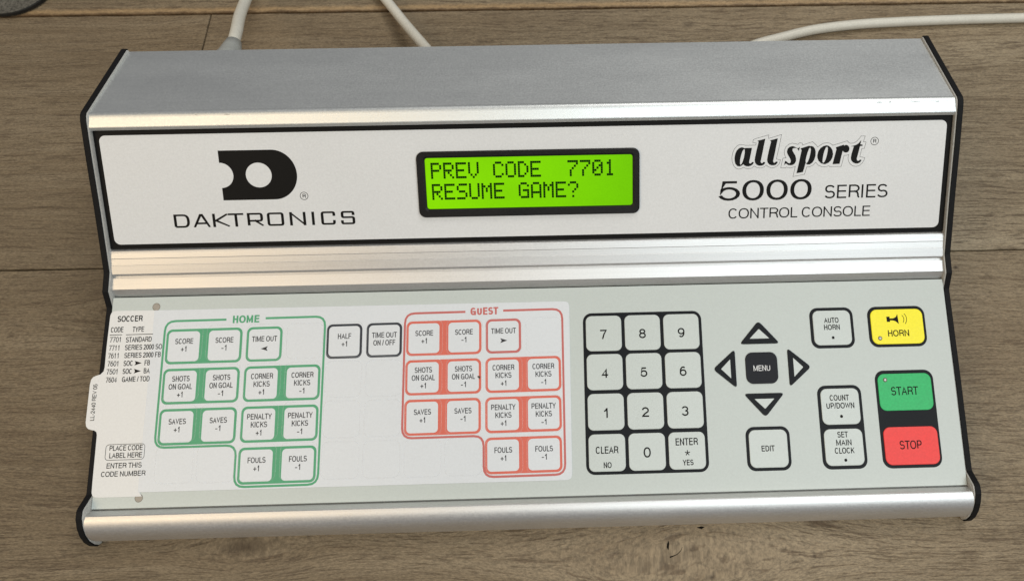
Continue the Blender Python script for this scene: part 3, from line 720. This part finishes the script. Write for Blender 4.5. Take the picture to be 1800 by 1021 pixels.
def rounded(poly, r):
    if area2(poly) < 0: poly = poly[::-1]
    n = len(poly); out = []
    for i in range(n):
        a, b, c = Vector(poly[i-1]), Vector(poly[i]), Vector(poly[(i+1) % n])
        for j in range(6):
            t = j / 5; s_ = b + (a - b).normalized() * r; e_ = b + (c - b).normalized() * r
            out.append(tuple((1-t)**2 * s_ + 2*t*(1-t) * b + t*t * e_))
    return out
tri_o = [(0, 6.8), (-10.9, -5.4), (10.9, -5.4)]; tri_i = [(0, 2.5), (-5.3, -2.6), (5.3, -2.6)]
mb = MB(); slab(mb, rounded(tri_o, 2.3), 0, 0.42, 0.14); ao = mb.mesh('arrow_key', M['black_frame'])
mb = MB(); slab(mb, rounded(tri_i, 0.3), 0.30, 0.46, 0.03); ai = mb.mesh('key_face', M['key'])
for cu, cv, ang, nm, sx in ((121.7, 80.0, 0, 'upward', 1), (122.15, 43.6, 180, 'downward', 1), (102.6, 62.0, 90, 'leftward', .93), (141.6, 62.0, -90, 'rightward', .93)):
    Fm = at(FK, cu, cv) @ Matrix.Rotation(rad(ang), 4, 'Z') @ Matrix.Diagonal((sx, 1, 1, 1))
    o = put('arrow_key', ao, con, Fm, 'black outlined triangle key pointing ' + nm)
    put('key_face', ai, o, Fm)

# alignment dots beside the clear window
mb = MB(); dot(mb, 0, 0, 1.95); r1 = mb.mesh('alignment_mark', M['hole'])
mb = MB(); ribbon(mb, [(1.95 * cos(rad(a)), 1.95 * sin(rad(a))) for a in range(0, 360, 20)], 0.22, 0.03, True); r2 = mb.mesh('ring', M['ring'])
for v_ in (101.6, 5.3):
    o = put('alignment_mark', r1, con, at(FK, -201.3, v_, 0.03)); put('ring', r2, o, at(FK, -201.3, v_, 0.03))

# embossed edges of the film keys over the insert
k = NT('clear_embossed_edge'); t = k.t
tr = t.nodes.new('ShaderNodeBsdfTransparent'); mx = t.nodes.new('ShaderNodeMixShader'); mx.inputs[0].default_value = 0.13
k.b.inputs['Base Color'].default_value = (0.80, 0.82, 0.84, 1); k.b.inputs['Roughness'].default_value = 0.12; k.b.inputs['Specular IOR Level'].default_value = 1.0
P_, x_, y_, z_ = k.pos(); k.set(k.b.inputs['Roughness'], k.m('MULTIPLY', k.noise(P_, 300.0), 0.3))
t.links.new(tr.outputs[0], mx.inputs[1]); t.links.new(k.b.outputs[0], mx.inputs[2])
t.links.new(mx.outputs[0], t.nodes['Material Output'].inputs['Surface'])
path = rrect(-9.5, 9.5, -9.2, 9.2, 3.2); po, pi_ = inset(path, -0.22), inset(path, 0.22); n = len(path)
mb = MB(); mb.v = [(x, y, 0) for x, y in po] + [(x, y, .10) for x, y in path] + [(x, y, 0) for x, y in pi_]
for k_ in range(2):
    for i in range(n): j = (i + 1) % n; mb.f.append((k_*n + i, k_*n + j, (k_+1)*n + j, (k_+1)*n + i)); mb.mi.append(0)
rm = mb.mesh('key_ridge', k.mat, True)
for i in range(10):
    for j in range(4):
        put('key_ridge', rm, con, at(FK, -184.75 + 21.2 * i, 82.05 - 20.3 * j, 0.42))

# ------------------------------------------------------------ printed insert sheet
SC = Vector((-184.86, 80.5))
FS = FK @ Matrix.Translation((SC.x * MM, SC.y * MM, 0)) @ Matrix.Rotation(rad(0.38), 4, 'Z') @ Matrix.Translation((-SC.x * MM, -SC.y * MM, 0))
ins = bpy.data.objects.new('insert_sheet', None); C.objects.link(ins); ins.empty_display_size = 0.03
ins['label'] = 'white printed soccer insert sheet with side tab, slid over the left of the sloping keypad'
ins['category'] = 'insert sheet'
WM['insert_sheet'] = at(FK, -110, 50, 0); ins.matrix_basis = WM['insert_sheet']
mb = MB(); slab(mb, [(-202.0, 8.1)] + [(16.9, 8.3), (18.6, 8.8), (19.4, 9.6), (19.8, 11.2), (19.9, 97.2), (19.3, 98.8), (18.2, 99.4), (16.9, 99.6)] + [(-202.0, 99.8)], 0.02, 0.30, 0.06)
put('sheet', mb.mesh('sheet', M['window']), ins, at(FK, 0, 0))
tab = [(-201.6, 99.9), (-222.2, 100.3)] + [(-223.6, 100.0), (-224.6, 99.2), (-225.1, 97.8)] + [(-225.45, 81.4), (-225.4, 71.0), (-225.7, 69.0), (-227.2, 67.4), (-229.4, 66.8), (-230.9, 66.1), (-231.8, 64.9), (-232.2, 62.4),
       (-232.4, 43.3), (-232.0, 41.4), (-230.9, 40.1), (-229.2, 39.5), (-227.6, 39.2), (-226.4, 38.4), (-226.0, 36.9), (-225.9, 13.8), (-225.8, 8.8), (-225.3, 7.3), (-224.1, 6.5), (-222, 6.3), (-200.3, 6.2), (-201.95, 8.6)]
mb = MB(); slab(mb, tab, 0.02, 0.26, 0.06)
put('tab', mb.mesh('tab', M['paper']), ins, at(FS, 0, 0), 'pale tab listing codes and game types')

TABT = [("SOCCER",-220.96,-207.79,94.36,3.11,.44),("CODE",-223.92,-217.44,88.95,2.74,.31),("TYPE",-212.54,-206.55,88.87,2.74,.31),
("7701",-224.01,-218.39,83.77,2.73,.27),("STANDARD",-215.53,-202.09,83.52,2.73,.31),("7711",-223.99,-218.72,79.5,2.71,.27),("SERIES 2000 SO",-215.65,-196.27,79.5,2.72,.31),
("7611",-224.04,-218.73,75.45,2.70,.27),("SERIES 2000 FB",-215.62,-196.66,75.42,2.70,.31),("7601",-224.03,-218.49,71.37,2.69,.27),("SOC",-215.63,-210.83,71.34,2.69,.31),
("FB",-204.65,-201.93,71.33,2.69,.31),("7501",-224.12,-218.54,67.27,2.68,.27),("SOC",-215.74,-210.95,67.26,2.68,.31),("BA",-204.73,-201.67,67.24,2.68,.31),
("7604",-224.05,-218.44,63.12,2.67,.27),("GAME / TOD",-215.69,-201.41,63.17,2.67,.31),("PLACE CODE",-218.72,-201.93,28.86,2.58,.31),("LABEL HERE",-218.51,-201.94,25.25,2.57,.31),
("ENTER THIS",-219.37,-201.64,20.28,2.55,.31),("CODE NUMBER",-221.80,-199.35,16.25,2.54,.31)]
for s, a, b, base, h, sw in TABT:
    mb = MB(); text(mb, s, a, b, base, h, sw); put('lettering', mb.mesh('lettering', M['black_print']), ins, at(FS, 0, 0, 0.34))
mb = MB()
ribbon(mb, [(-224.3, 87.6), (-217.8, 87.6)], 0.30); ribbon(mb, [(-215.8, 87.5), (-201.5, 87.5)], 0.30)
put('underline', mb.mesh('underline', M['black_print']), ins, at(FS, 0, 0, 0.34))
mb = MB(); ribbon(mb, rrect(-220.65, -200.8, 24.3, 31.95, 1.6), 0.22, 0, True)
put('box_outline', mb.mesh('box_outline', M['black_print']), ins, at(FS, 0, 0, 0.34))
mb = MB(); sheet(mb, [(0, 0), (-3.72, 1.2), (-3.1, 0), (-3.72, -1.1)]); am = mb.mesh('arrow', M['black_print'])
for v_ in (72.6, 68.5): put('arrow', am, ins, at(FS, -206.2, v_, 0.34))
mb = MB(); text(mb, 'LL-2440 REV 05', 0, 18.3, 0, 2.15, .25)
put('lettering', mb.mesh('lettering', M['black_print']), ins, at(FS, -228.15, 44.2, 0.34) @ Matrix.Rotation(rad(90), 4, 'Z'))

def colx(i, j): return -184.86 + 21.16 * i - 0.2 * j
def rowy(grp, j): return {'h': 80.5 - 20.42 * j, 'c': 80.7, 'g': 80.88 - 20.25 * j}[grp]
WD = {'SCORE': 9.4, 'SHOTS': 9.1, 'ON GOAL': 12.1, 'CORNER': 11.5, 'KICKS': 8.4, 'TIME OUT': 13.2, 'PENALTY': 12.7, 'FOULS': 9.1, 'SAVES': 8.9, 'HALF': 7.0, 'ON / OFF': 11.5, '+1': 2.8, '-1': 2.5}
mb = MB(); slab(mb, rrect(-8.2, 8.2, -7.8, 7.8, 2.1), 0.0, 0.06, 0.03); kmesh = mb.mesh('key_print', M['keywhite'])
mb = MB(); slab(mb, rrect(-9.45, 9.45, -9.0, 9.0, 3.0), 0.0, 0.05, 0.02)
single = {}
for nm in ('pgreen', 'pred_line', 'pdark'):
    m2 = MB(); m2.v, m2.f, m2.mi = list(mb.v), list(mb.f), list(mb.mi); single[nm] = m2.mesh('key_border', M[nm])
pair = {}
for nm in ('pgreen', 'pred'):
    m2 = MB(); slab(m2, rrect(-9.45 - 10.58, 9.45 + 10.58, -9.05, 9.05, 3.0), 0.0, 0.05, 0.02); pair[nm] = m2.mesh('key_pair_border', M[nm])
ARROWS = {}
for d_ in (-1, 1):
    m2 = MB(); pts = [(d_ * 1.9, 0), (-d_ * 1.9, 1.25), (-d_ * 1.15, 0), (-d_ * 1.9, -1.25)]
    sheet(m2, pts if area2(pts) > 0 else pts[::-1]); ARROWS[d_] = m2.mesh('arrow', M['text_film'])
def print_key(i, j, grp, lines, who, arrow=0):
    s_, t_ = colx(i, j), rowy(grp, j)
    o = put('key_print', kmesh, ins, at(FS, s_, t_, 0.34), '%s key printed %s' % (who, ' '.join(lines) + (' with an arrow' if arrow else '')))
    mb = MB(); n = len(lines)
    bases = {1: [1.35], 2: [1.2, -2.8], 3: [2.45, -1.55, -5.6]}[n]
    if lines[0] in ('SCORE', 'SAVES', 'FOULS'): bases = [1.3, -2.7]
    if lines[0] == 'TIME OUT' and n == 1: bases = [1.3]
    for l, b in zip(lines, bases):
        ctext(mb, l, 0.1, WD[l], b, 2.85, .37)
    put('lettering', mb.mesh('lettering', M['text_film']), o, at(FS, s_, t_, 0.43))
    if arrow: put('arrow', ARROWS[arrow], o, at(FS, s_ + 0.2, t_ - 2.4, 0.43))
def border(kind, meshes, i0, i1, j, grp):
    put('key_pair_border' if i1 != i0 else 'key_border', meshes[kind], ins, at(FS, (colx(i0, j) + colx(i1, j)) / 2, rowy(grp, j), 0.30))
for base_i, grp, pm, sm, who in ((0, 'h', 'pgreen', 'pgreen', 'home'), (6, 'g', 'pred', 'pred_line', 'guest')):
    pairs = [(0, 0, ['SCORE']), (0, 1, ['SHOTS', 'ON GOAL']), (2, 1, ['CORNER', 'KICKS']), (0, 2, ['SAVES']), (2, 2, ['PENALTY', 'KICKS']), (2, 3, ['FOULS'])]
    for i, j, ls in pairs:
        border(pm, pair, base_i + i, base_i + i + 1, j, grp)
        print_key(base_i + i, j, grp, ls + ['+1'], who); print_key(base_i + i + 1, j, grp, ls + ['-1'], who)
    border(sm, single, base_i + 2, base_i + 2, 0, grp)
    print_key(base_i + 2, 0, grp, ['TIME OUT'], who, -1 if who == 'home' else 1)
for i, ls in ((4, ['HALF', '+1']), (5, ['TIME OUT', 'ON / OFF'])):
    border('pdark', single, i, i, 0, 'c'); print_key(i, 0, 'c', ls, 'dark outlined')
for pts, mt, word, a, b, base in (
    ([(-163.3, 93.9), (-195.4, 93.9), (-195.9, 29.6), (-154.0, 29.6), (-154.0, 9.1), (-111.3, 9.1), (-110.7, 94.0), (-142.5, 94.0)], 'pgreen', 'HOME', -159.8, -145.9, 91.9),
    ([(-35.9, 94.2), (-68.1, 94.2), (-68.7, 30.2), (-26.3, 30.2), (-26.3, 9.8), (15.8, 9.8), (16.1, 94.25), (-15.6, 94.25)], 'pred_line', 'GUEST', -33.1, -18.3, 92.35)):
    mb = MB(); ribbon(mb, rc(pts, 5.2), 1.12)
    put('group_outline', mb.mesh('group_outline', M[mt]), ins, at(FS, 0, 0, 0.33))
    mb = MB(); text(mb, word, a, b, base, 3.95, .86, .70)
    put('lettering', mb.mesh('lettering', M['pgreen' if word == 'HOME' else 'pred_line']), ins, at(FS, 0, 0, 0.34))
mb = MB(); slab(mb, [(-29.6, 60.3), (-28.8, 60.6), (-27.9, 60.2), (-28.2, 59.0), (-29.0, 59.6)], 0.36, 0.55, 0.05)
put('dirt_speck', mb.mesh('dirt_speck', M['dirt']), ins, at(FS, 0, 0))

# ------------------------------------------------------------ cables and puck behind
def catmull(pts, per=8):
    p = [Vector(q) for q in pts]; p = [p[0] * 2 - p[1]] + p + [p[-1] * 2 - p[-2]]; out = []
    for i in range(1, len(p) - 2):
        for k_ in range(per):
            t = k_ / per
            out.append(0.5 * ((2 * p[i]) + (p[i+1] - p[i-1]) * t + (2*p[i-1] - 5*p[i] + 4*p[i+1] - p[i+2]) * t*t + (-p[i-1] + 3*p[i] - 3*p[i+1] + p[i+2]) * t**3))
    return out + [p[-2]]
def tube(pts, r, n=14):
    mb = MB(); up = Vector((0, 0, 1)); N_ = len(pts)
    rr = r if callable(r) else (lambda t: r)
    for i, p in enumerate(pts):
        d = (pts[min(i+1, N_-1)] - pts[max(i-1, 0)]).normalized()
        a = d.cross(up); a = a.normalized() if a.length > 1e-3 else Vector((1, 0, 0)); b = a.cross(d)
        for j in range(n):
            t = 2 * pi * j / n; q = p + (a * cos(t) + b * sin(t)) * rr(i / (N_ - 1)); mb.v.append(tuple(q))
    for i in range(N_ - 1):
        for j in range(n):
            k_ = (j + 1) % n; mb.f.append((i*n + j, i*n + k_, (i+1)*n + k_, (i+1)*n + j)); mb.mi.append(0)
    mb.f.append(tuple(range(n - 1, -1, -1))); mb.mi.append(0)
    mb.f.append(tuple(range((N_-1)*n, N_*n))); mb.mi.append(0)
    return mb
def cable(pts, r, label, relief=None):
    c_ = tube(catmull(pts), r).mesh('cable', M['cable'], True)
    origin = Matrix.Translation(Vector(pts[0]) * MM)
    c_.transform(origin.inverted())
    o = put('cable', c_, None, origin, label, category='cable', group='ivory cables leading away from the back of the console')
    if relief:
        g_ = tube([Vector(q) for q in relief[0]], relief[1], 20).mesh('strain_relief', M['grommet'], True)
        put('strain_relief', g_, o, Matrix())
    return o
cable([(-183.0, 230.8, 63), (-182.9, 243, 63), (-182.8, 256, 62.2), (-185.0, 272, 57), (-191.5, 295.5, 45), (-197.6, 322.9, 30), (-203.5, 356, 13), (-212, 395, 4.2), (-228, 450, 3.8), (-262, 560, 3.8), (-300, 700, 3.8)], 3.75,
      'ivory cable rising from a grey collar behind the console, nearest the dark puck',
      ([(-183.0, 231, 63), (-183.0, 240, 63), (-182.9, 249, 62.8), (-182.9, 250.5, 62.6), (-182.85, 255, 62.3), (-182.8, 261, 61.5)], lambda t: (8.0, 8.0, 8.0, 7.2, 6.0, 4.6)[int(round(t * 5))]))
cable([(-52, 228.6, 36), (-56, 245, 35), (-66.5, 271, 28), (-74, 284.5, 22.5), (-91.3, 312.2, 13), (-109.8, 340.9, 7.2), (-128, 366, 4.0), (-147, 398, 3.5), (-164, 450, 3.5), (-160, 540, 3.5), (-130, 700, 3.5)], 3.5,
      'ivory cable running off diagonally behind the logo, between the other two cables')
cable([(88, 228.0, 22), (98, 246, 19), (118, 272, 9), (138, 288, 4.2), (156.2, 297.2, 3.5), (175.3, 302.9, 3.5), (198.8, 309.1, 3.5), (228.4, 313.1, 3.5), (261.9, 315.0, 3.5), (303.8, 316.2, 3.5), (354.0, 316.8, 3.5), (430, 317.5, 3.5), (560, 325, 3.5), (700, 350, 3.5)], 3.5,
      'ivory cable lying on the boards, curving past the rear right corner')

mb = MB(); R_ = 31.0; ns = 48
prof_p = [(R_ - 1.2, 0.2), (R_, 1.2), (R_, 3.6), (R_ - .5, 4.4), (R_ - 1.6, 4.7), (R_ - 2.4, 4.5), (0.8, 5.0)]
for r_, z in prof_p: mb.v += [(r_ * cos(2*pi*i/ns), r_ * sin(2*pi*i/ns), z) for i in range(ns)]
for k_ in range(len(prof_p) - 1):
    for i in range(ns): j = (i + 1) % ns; mb.f.append((k_*ns + i, k_*ns + j, (k_+1)*ns + j, (k_+1)*ns + i)); mb.mi.append(1 if k_ < 3 else 0)
mb.f.append(tuple(range((len(prof_p)-1)*ns, len(prof_p)*ns))); mb.mi.append(0)
put('round_puck', mb.mesh('round_puck', [M['puck'], M['puck_rim']]), None, Matrix.Translation((-0.3845, 0.3650, 0.0005)),
    'dark grey round puck with black rim, resting on the boards behind the console', category='puck')
